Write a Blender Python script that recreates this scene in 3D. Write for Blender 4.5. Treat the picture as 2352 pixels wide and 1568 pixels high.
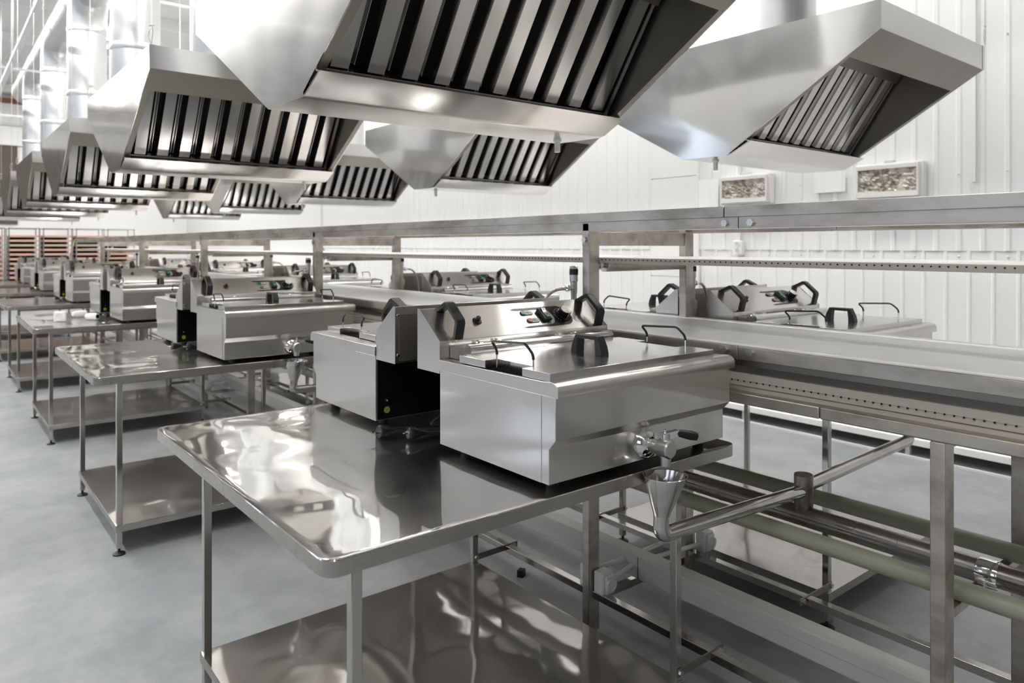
import bpy, bmesh, math, random
from mathutils import Vector, Matrix
R = math.radians
for o in list(bpy.data.objects): bpy.data.objects.remove(o, do_unlink=True)
SC = bpy.context.scene
COL = SC.collection
random.seed(7)

# ------------------------------------------------------------------ camera
cam_d = bpy.data.cameras.new('camera'); cam = bpy.data.objects.new('camera', cam_d); COL.objects.link(cam)
cam_d.sensor_width = 36; cam_d.lens = 1668/2352*36
cam_d.shift_y = -(784-564.5)/2352          # level camera with a falling front (verticals stay vertical)
cam_d.clip_start = .05; cam_d.clip_end = 100
TH = math.atan(1341/1668)
cam.location = (0, 0, 1.45); cam.rotation_euler = (R(90), 0, -TH)
cam_d.dof.use_dof = True; cam_d.dof.focus_distance = 2.05; cam_d.dof.aperture_fstop = 4.0
SC.camera = cam

# ------------------------------------------------------------------ view, world
SC.view_settings.view_transform = 'Standard'; SC.view_settings.look = 'None'
SC.view_settings.gamma = 1; SC.view_settings.use_curve_mapping = False
SC.view_settings.exposure = 1.34
W = bpy.data.worlds.new('world'); SC.world = W; W.use_nodes = True
bg = W.node_tree.nodes['Background']; bg.inputs[0].default_value = (.74, .84, 1, 1); bg.inputs[1].default_value = .9
LAMP = 18.0      # strength of the ceiling tubes

# ------------------------------------------------------------------ materials
def nodes(m): return m.node_tree.nodes, m.node_tree.links
def mat(name, col, rough=.5, metal=0., emit=None, es=0, coat=0., trans=0., ior=1.45, alpha=1, spec=.5):
    m = bpy.data.materials.new(name); m.use_nodes = True
    b = m.node_tree.nodes['Principled BSDF']
    b.inputs['Base Color'].default_value = (*col, 1); b.inputs['Roughness'].default_value = rough
    b.inputs['Metallic'].default_value = metal; b.inputs['Coat Weight'].default_value = coat
    b.inputs['Transmission Weight'].default_value = trans; b.inputs['IOR'].default_value = ior
    b.inputs['Specular IOR Level'].default_value = spec
    if emit: b.inputs['Emission Color'].default_value = (*emit, 1); b.inputs['Emission Strength'].default_value = es
    return m
def noise(m, scale, vec=None, detail=3, stretch=None, rough=.5):
    N, L = nodes(m)
    tc = N.new('ShaderNodeTexCoord'); n = N.new('ShaderNodeTexNoise')
    n.inputs['Scale'].default_value = scale; n.inputs['Detail'].default_value = detail; n.inputs['Roughness'].default_value = rough
    src = tc.outputs['Object']
    if stretch:
        mp = N.new('ShaderNodeMapping'); mp.inputs['Scale'].default_value = stretch
        L.new(src, mp.inputs[0]); src = mp.outputs[0]
    L.new(src, n.inputs['Vector']); return n.outputs['Fac']
def ramp(m, fac, a, b, lo=.15, hi=.85):
    N, L = nodes(m)
    r = N.new('ShaderNodeMapRange'); r.inputs[1].default_value = lo; r.inputs[2].default_value = hi
    r.interpolation_type = 'SMOOTHSTEP'; r.inputs[3].default_value = a; r.inputs[4].default_value = b; L.new(fac, r.inputs[0]); return r.outputs[0]
def colmix(m, fac, c1, c2, lo=.2, hi=.8):
    N, L = nodes(m)
    x = N.new('ShaderNodeMix'); x.data_type = 'RGBA'
    x.inputs[6].default_value = (*c1, 1); x.inputs[7].default_value = (*c2, 1)
    L.new(ramp(m, fac, 0, 1, lo, hi), x.inputs[0])
    L.new(x.outputs[2], N['Principled BSDF'].inputs['Base Color'])
def bump(m, hs, prev=None):
    N, L = nodes(m); last = None
    for fac, dist, st in hs:
        b = N.new('ShaderNodeBump'); b.inputs['Distance'].default_value = dist; b.inputs['Strength'].default_value = st
        L.new(fac, b.inputs['Height'])
        if last: L.new(last, b.inputs['Normal'])
        last = b.outputs[0]
    L.new(last, N['Principled BSDF'].inputs['Normal'])
def steel(name, col=(.60, .585, .565), r=(.2, .3), smudge=0, wave=None, brush=None, bs=.15, s2=(.42, .39, .35)):
    m = mat(name, col, r[0], 1.0)
    N, L = nodes(m)
    f = noise(m, 6, detail=5)
    L.new(ramp(m, f, r[0], r[1]), N['Principled BSDF'].inputs['Roughness'])
    if smudge: colmix(m, noise(m, 9, detail=6, stretch=(1, .35, 1), rough=.65), col, s2, .5-.12, .5+.22/smudge)
    hs = []
    if wave: hs.append((noise(m, wave[0], detail=1.5), wave[1], 1.0))
    if brush: hs.append((noise(m, 60, detail=2, stretch=brush), .0004, bs))
    if hs: bump(m, hs)
    return m
M = {}
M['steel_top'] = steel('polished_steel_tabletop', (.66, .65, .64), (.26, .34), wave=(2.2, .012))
def coat(k, w, r, ior):
    b = M[k].node_tree.nodes['Principled BSDF']
    b.inputs['Coat Weight'].default_value = w; b.inputs['Coat Roughness'].default_value = r; b.inputs['Coat IOR'].default_value = ior
    if b.inputs['Normal'].is_linked: M[k].node_tree.links.new(b.inputs['Normal'].links[0].from_socket, b.inputs['Coat Normal'])
def gloss(k, fac, r, col):
    m = M[k]; N, L = nodes(m); out = N['Material Output']; b = N['Principled BSDF']
    g = N.new('ShaderNodeBsdfGlossy'); g.inputs['Color'].default_value = (*col, 1); g.inputs['Roughness'].default_value = r
    if b.inputs['Normal'].is_linked: L.new(b.inputs['Normal'].links[0].from_socket, g.inputs['Normal'])
    x = N.new('ShaderNodeMixShader'); x.inputs[0].default_value = fac
    L.new(b.outputs[0], x.inputs[1]); L.new(g.outputs[0], x.inputs[2]); L.new(x.outputs[0], out.inputs['Surface'])
gloss('steel_top', .72, .03, (.70, .69, .675))
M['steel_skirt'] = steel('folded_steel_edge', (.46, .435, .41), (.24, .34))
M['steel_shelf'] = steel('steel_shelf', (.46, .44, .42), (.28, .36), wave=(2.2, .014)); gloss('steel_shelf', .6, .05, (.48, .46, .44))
M['steel_leg'] = steel('polished_steel_tube', (.52, .50, .47), (.10, .18), wave=(5, .002))
M['steel_fry'] = steel('satin_steel', (.69, .67, .645), (.26, .34), wave=(2.0, .0015)); gloss('steel_fry', .40, .12, (.69, .67, .65))
M['steel_fry_top'] = steel('mirror_steel', (.66, .65, .64), (.14, .20), wave=(2.5, .002))
M['steel_frame'] = steel('dull_brushed_steel', (.60, .555, .50), (.38, .50), smudge=1, s2=(.34, .30, .255))
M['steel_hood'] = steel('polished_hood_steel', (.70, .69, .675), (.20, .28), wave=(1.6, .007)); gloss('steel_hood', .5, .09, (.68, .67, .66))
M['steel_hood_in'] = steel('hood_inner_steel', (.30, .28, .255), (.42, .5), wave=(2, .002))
M['steel_filter'] = steel('filter_steel', (.62, .60, .585), (.16, .26), wave=(3, .004))
M['steel_dark'] = steel('drain_pipe_steel', (.33, .30, .28), (.22, .42), smudge=1, s2=(.15, .13, .12))
M['steel_pipe'] = steel('polished_pipe_steel', (.56, .54, .52), (.10, .2), smudge=.5, s2=(.34, .32, .30))
M['galv'] = steel('galvanised_duct', (.60, .605, .61), (.36, .46))
M['chrome'] = mat('chrome', (.78, .78, .77), .08, 1)
M['cap'] = mat('spun_aluminium', (.88, .87, .85), .35, 1)
M['nickel'] = mat('nickel', (.62, .61, .60), .32, 1)
M['black'] = mat('black_plastic', (.012, .012, .013), .38)
M['blackgloss'] = mat('glossy_black_panel', (.006, .006, .006), .16)
M['opening_dark'] = mat('opening_shade', (.003, .003, .003), .9, spec=.05)  # flat black standing in for the shade inside openings
M['rubber'] = mat('black_rubber', (.012, .012, .013), .5)
M['gap_dark'] = mat('near_black_gap', (.010, .010, .010), .7, .2)  # near-black for gaps and joints; behind the filters it paints deep shade
M['white'] = mat('white_plastic', (.78, .77, .75), .35)
M['trunk'] = mat('white_trunking', (.52, .505, .48), .42)
M['wall'] = mat('white_painted_sheet', (.83, .83, .825), .42)
M['ceil'] = mat('white_ceiling', (.52, .52, .52), .7)
M['belt'] = mat('white_belt', (.90, .885, .865), .34)
M['beltedge'] = mat('beige_belt_underside', (.50, .455, .395), .6)
M['green'] = mat('green_lamp', (.0, .16, .05), .15, coat=.6)
M['orange'] = mat('orange_lamp', (.35, .10, .02), .15, coat=.6)
M['clear'] = mat('pale_lens', (.55, .55, .50), .2)
M['pipegreen'] = mat('grey_green_pipe', (.31, .315, .235), .42)
M['valvegrey'] = mat('grey_green_fitting', (.42, .42, .35), .45)
M['drainwhite'] = mat('translucent_white_plug', (.80, .82, .84), .3)
M['paper'] = mat('paper', (.9, .9, .9), .7)
M['yellow'] = mat('yellow_sticker', (.20, .26, .02), .6)
M['dark_brown'] = mat('brown_opening', (.10, .08, .065), .6)
M['brown_trim'] = mat('rust_brown_trim', (.22, .10, .06), .6)
M['grey'] = mat('light_grey_paint', (.62, .63, .64), .5)
M['midwall'] = mat('pale_grey_wall', (.27, .275, .285), .6)
M['backwall'] = mat('grey_wall_paint', (.42, .415, .41), .6)
M['glass'] = mat('window_glass', (.95, .97, 1), .02, trans=1)
M['lamp'] = mat('lamp_diffuser', (1, 1, 1), .5, emit=(1, .985, .95), es=LAMP)
M['tray'] = mat('copper_tray', (.50, .30, .235), .5)
M['tray2'] = mat('tan_tray', (.42, .32, .22), .5)
M['braid'] = steel('braided_hose', (.55, .53, .50), (.3, .4)); bump(M['braid'], [(noise(M['braid'], 300, detail=0), .002, 1)])
m = mat('glazed_grey_floor', (.30, .32, .335), .40, spec=.15); M['floor'] = m
colmix(m, noise(m, 2.2, detail=9, rough=.72), (.265, .28, .293), (.375, .388, .395), .3, .7)
nodes(m)[1].new(ramp(m, noise(m, 3, detail=4), .34, .46), nodes(m)[0]['Principled BSDF'].inputs['Roughness'])
bump(m, [(noise(m, 30, detail=3), .001, .15)])
m = mat('crumpled_film', (.42, .36, .27), .12, coat=1.0); M['film'] = m
colmix(m, noise(m, 14, detail=4, rough=.7), (.20, .16, .11), (.62, .57, .50), .38, .62)
bump(m, [(noise(m, 9, detail=3), .05, 1), (noise(m, 22, detail=2), .02, 1)])
m = mat('printed_label', (.01, .01, .01), .25); M['label'] = m

# ------------------------------------------------------------------ mesh helpers
class MB:
    def __init__(s): s.v = []; s.f = []; s.m = []; s.mi = 0
    def mesh(s, v, f):
        n = len(s.v); s.v += [tuple(p) for p in v]; s.f += [tuple(i+n for i in q) for q in f]; s.m += [s.mi]*len(f)
        return s
    def box(s, a, b):
        x0, y0, z0 = a; x1, y1, z1 = b
        if x0 > x1: x0, x1 = x1, x0
        if y0 > y1: y0, y1 = y1, y0
        if z0 > z1: z0, z1 = z1, z0
        return s.mesh([(x0,y0,z0),(x1,y0,z0),(x1,y1,z0),(x0,y1,z0),(x0,y0,z1),(x1,y0,z1),(x1,y1,z1),(x0,y1,z1)],
            [(3,2,1,0),(4,5,6,7),(0,1,5,4),(1,2,6,5),(2,3,7,6),(3,0,4,7)])
    def prism(s, pts, axis, a, b):
        # closed polygon in the two other axes, extruded along axis from a to b
        n = len(pts)
        def P(p, t):
            if axis == 'x': return (t, p[0], p[1])
            if axis == 'y': return (p[0], t, p[1])
            return (p[0], p[1], t)
        v = [P(p, a) for p in pts]+[P(p, b) for p in pts]
        f = [tuple(range(n)), tuple(range(2*n-1, n-1, -1))]
        f += [((i+1) % n, i, i+n, (i+1) % n+n) for i in range(n)]
        return s.mesh(v, f)
    def tube(s, pts, r, n=10, closed=False, caps=True):
        pts = [Vector(p) for p in pts]; k = len(pts)
        rs = r if isinstance(r, (list, tuple)) else [r]*k
        up = None; v = []
        for i, p in enumerate(pts):
            if closed: t = (pts[(i+1) % k]-pts[i-1]).normalized()
            elif i == 0: t = (pts[1]-p).normalized()
            elif i == k-1: t = (p-pts[-2]).normalized()
            else: t = ((pts[i+1]-p).normalized()+(p-pts[i-1]).normalized()).normalized()
            if up is None:
                up = Vector((0,0,1)) if abs(t.z) < .9 else Vector((1,0,0))
            up = (up-t*up.dot(t)).normalized(); w = t.cross(up)
            v += [p+(up*math.cos(2*math.pi*j/n)+w*math.sin(2*math.pi*j/n))*rs[i] for j in range(n)]
        f = []
        for i in range(k if closed else k-1):
            a = i*n; b = ((i+1) % k)*n
            f += [(a+j, b+j, b+(j+1) % n, a+(j+1) % n) for j in range(n)]
        if caps and not closed: f += [tuple(range(n)), tuple(range(k*n-1, (k-1)*n-1, -1))]
        return s.mesh(v, f)
    def cyl(s, a, b, r, n=16, r2=None): return s.tube([a, b], [r, r if r2 is None else r2], n)
    def lathe(s, prof, c=(0,0,0), n=24, axis='z'):
        v = []; k = len(prof)
        for r, h in prof:
            for j in range(n):
                t = 2*math.pi*j/n; a, b = r*math.cos(t), r*math.sin(t)
                q = (a, b, h) if axis == 'z' else ((a, -h, b) if axis == 'y' else (h, a, b))
                v.append((c[0]+q[0], c[1]+q[1], c[2]+q[2]))
        f = [(i*n+j, i*n+(j+1) % n, (i+1)*n+(j+1) % n, (i+1)*n+j) for i in range(k-1) for j in range(n)]
        if prof[0][0] > 0: f.append(tuple(range(n-1, -1, -1)))
        if prof[-1][0] > 0: f.append(tuple(range((k-1)*n, k*n)))
        return s.mesh(v, f)
    def xf(s, mtx, start=0):
        for i in range(start, len(s.v)): s.v[i] = tuple(mtx @ Vector(s.v[i]))
        return s
    def build(s, name, m, parent=None, bev=0, smooth=35, **kw):
        me = bpy.data.meshes.new(name); me.from_pydata(s.v, [], s.f)
        ms = m if isinstance(m, (list, tuple)) else [m]
        for q in ms: me.materials.append(M[q])
        if len(ms) > 1: me.polygons.foreach_set('material_index', s.m)
        bm = bmesh.new(); bm.from_mesh(me)
        bmesh.ops.remove_doubles(bm, verts=bm.verts, dist=1e-6)
        bmesh.ops.recalc_face_normals(bm, faces=bm.faces); bm.to_mesh(me); bm.free()
        if smooth:
            me.polygons.foreach_set('use_smooth', [True]*len(me.polygons)); me.set_sharp_from_angle(angle=R(smooth))
        me.update()
        o = bpy.data.objects.new(name, me); COL.objects.link(o)
        if parent: o.parent = parent
        if bev:
            b = o.modifiers.new('bevel', 'BEVEL'); b.width = bev; b.segments = 2; b.limit_method = 'ANGLE'; b.angle_limit = R(40)
        for k, val in kw.items(): o[k] = val
        return o
def tag(o, label=None, cat=None, group=None, kind=None):
    for k, v in (('label', label), ('category', cat), ('group', group), ('kind', kind)):
        if v: o[k] = v
    return o
def thing(name, loc, label, cat, group=None, rz=0):
    o = bpy.data.objects.new(name, None); COL.objects.link(o); o.location = loc; o.rotation_euler = (0, 0, rz)
    o.empty_display_size = .1
    return tag(o, label, cat, group)
def dup(root, loc, label, rz=0, skip=()):
    def cp(o, par):
        c = o.copy(); COL.objects.link(c); c.parent = par
        for ch in KIDS[o]:
            if ch.name.split('.')[0] not in skip: cp(ch, c)
        return c
    r = cp(root, None); r.location = loc; r.rotation_euler = (0, 0, rz); r['label'] = label
    return r
KIDS = {}
def index_kids():
    KIDS.clear()
    for o in bpy.data.objects: KIDS.setdefault(o, [])
    for o in bpy.data.objects:
        if o.parent: KIDS[o.parent].append(o)
def struct(mb, name, m, **kw):
    o = mb.build(name, m, None, **kw); o['kind'] = 'structure'; return o
def arc(c, r, a0, a1, n=6): return [(c[0]+r*math.cos(R(a0+(a1-a0)*i/n)), c[1]+r*math.sin(R(a0+(a1-a0)*i/n))) for i in range(n+1)]
def fillet(pts, rad, n=5):
    # round the corners of a polyline
    pts = [Vector(p) for p in pts]; out = [pts[0]]
    for i in range(1, len(pts)-1):
        a, b, c = pts[i-1], pts[i], pts[i+1]
        r = min(rad, (a-b).length*.45, (c-b).length*.45)
        p, q = b+(a-b).normalized()*r, b+(c-b).normalized()*r
        for k in range(n+1):
            t = k/n; out.append(p*(1-t)**2+b*2*t*(1-t)+q*t*t)
    return out+[pts[-1]]

PITCH = 2.43
XW = 5.75; YF = 22.; XL = -6.; YB = -5.; ZC = 5.2
# ------------------------------------------------------------------ room
struct(MB().box((XL-.1, YB-.1, -.1), (XW+.3, YF+.1, 0)), 'floor', 'floor', smooth=0)
struct(MB().box((XL-.1, YB-.1, ZC), (XW+.3, YF+.1, ZC+.1)), 'ceiling', 'ceil', smooth=0)
def ribbed():
    mb = MB(); rp = .302/2
    def sheet(z0, z1, dep, dx, phase, wid, y0=YB, y1=12.8):
        pts = []; y = y0+phase
        while y < y1:
            pts += [(y, 0), (y+wid*.25, -dep), (y+wid*.75, -dep), (y+wid, 0)]; y += rp
        n = len(pts)
        v = [(XW+dx+x, yy, z0) for yy, x in pts]+[(XW+dx+x, yy, z1) for yy, x in pts]
        mb.mesh(v, [(i, i+1, n+i+1, n+i) for i in range(n-1)])
    sheet(0, 1.43, .007, 0, .02, .03)
    sheet(1.414, ZC, .008, -.006, .075, .045)
    mb.box((XW-.004, 12.78, 0), (XW+.2, YF, ZC))
    mb.box((XW+.02, YB, 0), (XW+.2, 12.8, ZC))
    for z in (1.375, 1.965, 2.9):      # dome-headed fixings on the sheets
        y = YB+.1
        while y < 12.6:
            mb.lathe([(.0, -.010), (.006, -.008), (.010, 0)], (XW-(.012 if z > 1.41 else .002), y, z), 8, 'x'); y += .302
    return mb
struct(ribbed(), 'wall_right', 'wall')
struct(MB().box((XL, YF, 0), (XW, YF+.1, ZC)), 'wall_back', 'wall', smooth=0)
struct(MB().box((XL, YB-.1, 0), (XW, YB, ZC)), 'wall_front', 'backwall', smooth=0)
# left wall with five tall windows
mb = MB(); wy = [(-3.4, -1.2), (.2, 2.6), (4.2, 6.6), (8.2, 10.6), (12.2, 14.6)]
mb.box((XL-.1, YB, 0), (XL, YF, 1.2)).box((XL-.1, YB, 3.9), (XL, YF, ZC))
ys = [YB]+[t for w in wy for t in w]+[YF]
for i in range(0, len(ys), 2): mb.box((XL-.1, ys[i], 1.2), (XL, ys[i+1], 3.9))
struct(mb, 'wall_left', 'midwall', smooth=0)
for i, (a, b) in enumerate(wy):
    mb = MB()
    for y in (a, (a+b)/2-.03, b-.06): mb.box((XL-.08, y, 1.2), (XL-.02, y+.06, 3.9))
    for z in (1.2, 2.9, 3.84): mb.box((XL-.08, a, z), (XL-.02, b, z+.06))
    fr = struct(mb, 'window_%d' % (i+1), 'white', smooth=0)
    MB().box((XL-.055, a, 1.2), (XL-.045, b, 3.9)).build('pane', 'glass', fr, smooth=0)
# trims and the sectional door on the right wall
struct(MB().box((XW-.035, 1.93, 1.9), (XW-.014, 1.955, ZC)), 'trim_1', 'wall', smooth=0)
struct(MB().box((XW-.03, 12.76, 0), (XW-.003, 12.82, ZC)), 'trim_2', 'grey', smooth=0)
mb = MB().box((XW-.032, 4.28, 0), (XW-.005, 4.30, 3.6)).box((XW-.032, 4.86, 0), (XW-.005, 4.88, 3.6))
for z0, z1 in ((0, .60), (.605, 1.145), (1.15, 2.12), (2.126, 3.1), (3.106, 3.6)): mb.box((XW-.030, 4.30, z0), (XW-.006, 4.86, z1))
struct(mb, 'door_1', 'wall', bev=.002)
# far wall: openings and banding
struct(MB().box((-4.5, YF-.06, 2.0), (1.75, YF-.01, 3.95)), 'trim_3', 'dark_brown', smooth=0)
struct(MB().box((XL, YF-.12, 3.95), (2.0, YF-.01, 4.15)), 'trim_4', 'wall', smooth=0)
struct(MB().box((XL, YF-.1, 5.0), (2.2, YF-.01, 5.12)), 'trim_5', 'brown_trim', smooth=0)
struct(MB().box((XL, YF-.10, 4.45), (2.2, YF-.01, 4.50)), 'trim_6', 'grey', smooth=0)
# roof beams
for i, y in enumerate((-2, 3, 8, 10.5, 13, 15.5, 18, 20.5)):
    struct(MB().box((XL, y-.05, ZC-.18), (XW, y+.05, ZC)), 'trim_%d' % (i+7), 'ceil', smooth=0)

# ------------------------------------------------------------------ ceiling lamps
def lamp(x, y, label):
    t = thing('ceiling_light', (x, y, ZC-.30), label, 'light', 'long ceiling lights')
    MB().box((-.11, -.75, .03), (.11, .75, .09)).build('housing', 'white', t)
    MB().box((-.09, -.73, .005), (.09, .73, .03)).build('diffuser', 'lamp', t)
    MB().cyl((0, -.6, .09), (0, -.6, .3), .004, 6).cyl((0, .6, .09), (0, .6, .3), .004, 6).build('hanger', 'nickel', t)
    return t
l0 = lamp(-1.7, -3.5, 'long white ceiling light hanging from the white ceiling'); index_kids()
for x in (-4.2, -1.7, -.3, 2.35, 4.7):
    for y in (-1, 1, 3, 5, 7, 9, 11, 13, 15, 17, 19):
        if x > -4 and (y > 2 or x < -1 or (x > 2 and y > 0)): dup(l0, (x, y, ZC-.30), 'long white ceiling light hanging from the white ceiling')  # near lamps of the two right-hand rows added to brighten the belt

# ------------------------------------------------------------------ worktables
TZ = .86
def make_table():
    # local origin: near left corner of the top, on the floor; 1.311 wide, 1.30 deep
    t = thing('worktable', (.575, 1.27, 0), '', 'table', 'steel worktables along the conveyor')
    w, d, r = 1.311, 1.30, .035
    def outline(e, rr):
        o = []
        for cx, cy, a in ((w-rr+0, rr, -90), (w-rr, d-rr, 0), (rr, d-rr, 90), (rr, rr, 180)):
            o += [(cx+(rr+e)*math.cos(R(a+i*15)), cy+(rr+e)*math.sin(R(a+i*15))) for i in range(7)]
        return o
    rings = [(0, TZ-.034), (0, TZ-.003), (-.0012, TZ-.0008), (-.004, TZ), (-.02, TZ-.0006)]
    v = []; n = 28
    for e, z in rings: v += [(x, y, z) for x, y in outline(e, r)]
    f = [(i*n+j, i*n+(j+1) % n, (i+1)*n+(j+1) % n, (i+1)*n+j) for i in range(len(rings)-1) for j in range(n)]
    f.append(tuple(range((len(rings)-1)*n, len(rings)*n)))
    v += [(x, y, TZ-.036) for x, y in outline(-.004, r)]; b = len(rings)*n
    f += [(j, (j+1) % n, b+(j+1) % n, b+j) for j in range(n)]
    v += [(x, y, TZ-.006) for x, y in outline(-.004, r)]
    f += [(b+j, b+(j+1) % n, b+n+(j+1) % n, b+n+j) for j in range(n)]; f.append(tuple(range(b+n, b+2*n)))
    mb = MB().mesh(v, f); mb.m = [1 if max(v[i][2] for i in q) < TZ-.002 else 0 for q in f]
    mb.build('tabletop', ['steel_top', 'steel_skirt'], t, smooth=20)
    lx = (.125, 1.185); ly = (.13, 1.17); h = .0125
    for x in lx:
        for y in ly:
            lg = MB().box((x-h, y-h, .03), (x+h, y+h, TZ-.036)).build('leg', 'steel_leg', t, bev=.002)
            MB().lathe([(.006, 0), (.006, .03)], (x, y, .008), 8).lathe([(.028, 0), (.028, .006), (.012, .014)], (x, y, 0), 16).build('foot', 'rubber', lg)
    mb = MB()
    a, b2, c, e = lx[0]-h-.004, lx[1]+h+.004, ly[0]-h-.004, ly[1]+h+.004
    mb.box((a, c, .136), (b2, e, .140))
    for q in (((a, c, .108), (b2, c+.002, .1385)), ((a, e-.002, .108), (b2, e, .1385)), ((a, c, .108), (a+.002, e, .1385)), ((b2-.002, c, .108), (b2, e, .1385))): mb.box(*q)
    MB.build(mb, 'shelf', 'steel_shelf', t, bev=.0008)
    for q in ly: MB().box((lx[0]+h, q-h, TZ-.06), (lx[1]-h, q+h, TZ-.036)).build('apron_rail', 'steel_leg', t)
    return t
T0 = make_table(); index_kids()
XT = .575; XTR = 2.534
ORD = ['nearest', 'second', 'third', 'fourth', 'fifth', 'sixth']
TY = [1.27, 3.69, 6.12, 8.55, 10.98, 13.41]
T0['label'] = 'large rippled steel worktable in the foreground, nearest on the left of the conveyor'
for k in range(1, 6): dup(T0, (XT, TY[k], 0), '%s steel worktable from the front, left of the conveyor' % ORD[k])
for k in range(5): dup(T0, (XTR, TY[k], 0), '%s steel worktable from the front, on the wall side of the conveyor' % ORD[k])

# ------------------------------------------------------------------ fryers
FC = (1.49, 1.562)
def make_fryer():
    t = thing('deep_fryer', (FC[0], FC[1], TZ), '', 'fryer', 'countertop deep fryers')
    X = lambda x: x-FC[0]
    Y = lambda y: y-FC[1]
    Z = lambda z: z-TZ
    PY = lambda pts: [(Y(y), Z(z)) for y, z in pts]
    # body with a stepped front
    MB().prism(PY([(1.285,.883),(1.285,.968),(1.262,.992),(1.262,1.096),(1.752,1.096),(1.752,.883)]), 'x', X(1.1455), X(1.8345)).build('body', 'steel_fry', t, bev=.0012)
    for s, x in ((-1, 1.1455), (1, 1.8345)):
        MB().prism(PY([(1.312,.883),(1.312,1.0935),(1.752,1.0935),(1.752,.883)]), 'x', X(x), X(x+s*.0012)).build('side_panel', 'steel_fry', t)
    MB().box((X(1.15), Y(1.752), Z(.886)), (X(1.83), Y(1.757), Z(1.09))).build('back_panel', 'blackgloss', t)
    # worktop with a rolled front edge
    pr = [(1.753,1.094),(1.2475,1.094)]+[(1.2475, 1.113)]+[(1.2675+p, 1.113+q) for p, q in [(-.0175,.006),(-.012,.0118),(-.004,.015),(.006,.0165)]]+[(1.30,1.127),(1.753,1.124)]
    wt = MB().prism(PY(pr), 'x', X(1.140), X(1.840)).build('worktop', 'steel_fry', t, bev=.0008, smooth=50)
    # lid with hand notches left and right
    xa, xb, ya, yb = 1.147, 1.787, 1.283, 1.66
    na, nb, nd = 1.387, 1.541, .042
    out = [(xa,ya),(xb,ya),(xb,na),(xb-nd,na),(xb-nd,nb),(xb,nb),(xb,yb),(xa,yb),(xa,nb),(xa+nd,nb),(xa+nd,na),(xa,na)]
    lid = MB().prism([(X(x), Y(y)) for x, y in out], 'z', Z(1.1275), Z(1.1475)).build('lid', 'steel_fry_top', t, bev=.001)
    MB().box((X(xa+.006), Y(na), Z(1.126)), (X(xa+nd+.05), Y(nb), Z(1.1285))).build('basket_opening_plate', 'opening_dark', t)  # black plate paints in the dark of the open basin
    MB().box((X(xb-nd-.05), Y(na), Z(1.126)), (X(xb-.006), Y(nb), Z(1.1285))).build('basket_opening_plate', 'opening_dark', t)
    # lid handle: black bridge along the depth
    def bridge(prof, inner, w, name, m, par, mtx):
        # prof/inner = outer and inner polyline of the loop (same count), extruded by w
        mb = MB(); n = len(prof); v = []
        for s in (-w/2, w/2):
            v += [(s, p[0], p[1]) for p in prof]+[(s, p[0], p[1]) for p in inner]
        q = 2*n; f = []
        for i in range(n-1):
            f += [(i, i+1, n+i+1, n+i), (q+i+1, q+i, q+n+i, q+n+i+1), (i+1, i, q+i, q+i+1), (n+i, n+i+1, q+n+i+1, q+n+i)]
        f += [(0, n, q+n, q), (n-1, q+n-1, q+2*n-1, 2*n-1)]
        mb.mesh(v, f); mb.xf(mtx); return mb.build(name, m, par, bev=.0018)
    bridge([(-.062,0),(-.057,.022),(-.042,.052),(.042,.052),(.057,.022),(.062,0)], [(-.036,0),(-.036,.014),(-.033,.041),(.033,.041),(.036,.014),(.036,0)],
           .030, 'lid_handle', 'black', lid, Matrix.Translation((X(1.452), Y(1.458), Z(1.1475))))
    # two frying-basket handles rising out of the notches
    for x in (1.168, 1.765):
        p = fillet([(X(x), Y(1.516), Z(1.100)), (X(x), Y(1.516), Z(1.176)), (X(x), Y(1.540), Z(1.197)), (X(x), Y(1.40), Z(1.205)), (X(x), Y(1.368), Z(1.180)), (X(x), Y(1.368), Z(1.100))], .012, 4)
        bh = MB().tube(p, .0022, 8).build('basket_handle', 'chrome', t)
        up = [q for q in p if q[2] > Z(1.160)]
        MB().tube(up, .0036, 8).build('grip', 'black', bh)
    # hinge roll behind the lid
    hp = PY(arc((1.700, 1.150), .017, 200, -20, 10)+[(1.735,1.135),(1.735,1.126),(1.66,1.126)])
    MB().prism(hp, 'x', X(1.205), X(1.79)).build('hinge_cover', 'steel_fry_top', t, smooth=50)
    for x in (1.28, 1.35, 1.60, 1.67): MB().lathe([(.0075, 0), (.0085, .003), (.0045, .006), (.0045, .012), (.0085, .015), (.007, .020)], (X(x), Y(1.757), Z(1.160)), 10, 'y').build('hinge_screw', 'chrome', t)
    MB().box((X(1.18), Y(1.715), Z(1.126)), (X(1.205), Y(1.755), Z(1.158))).build('hinge_bracket', 'steel_fry', t)
    # control housing
    hs = MB().prism(PY([(1.757,1.085),(1.757,1.175),(1.866,1.26),(1.876,1.26),(1.876,1.085)]), 'x', X(1.1462), X(1.8338)).build('control_housing', 'steel_fry', t, bev=.0008)
    for x in (1.145, 1.8338): MB().prism(PY([(1.7555,1.083),(1.7555,1.1755),(1.865,1.2615),(1.8772,1.2615),(1.8772,1.083)]), 'x', X(x), X(x+.0014)).build('end_cheek', 'steel_fry', hs)
    for x in (1.155, 1.825):
        for z in (1.11, 1.235): MB().lathe([(.006,0),(.005,-.003),(.001,-.004)], (X(x), Y(1.878), Z(z)), 10, 'y').build('screw', 'chrome', hs)
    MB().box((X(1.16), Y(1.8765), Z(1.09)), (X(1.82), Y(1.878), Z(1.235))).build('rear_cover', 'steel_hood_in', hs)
    # frame on the sloping face: s up the slope, n outwards
    tv = Vector((0, .789, .615)); nv = Vector((0, -.615, .789)); ov = Vector((0, Y(1.757), Z(1.175)))
    SL = Matrix(((1, 0, 0, 0), (0, tv.y, nv.y, ov.y), (0, tv.z, nv.z, ov.z), (0, 0, 0, 1)))
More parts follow.
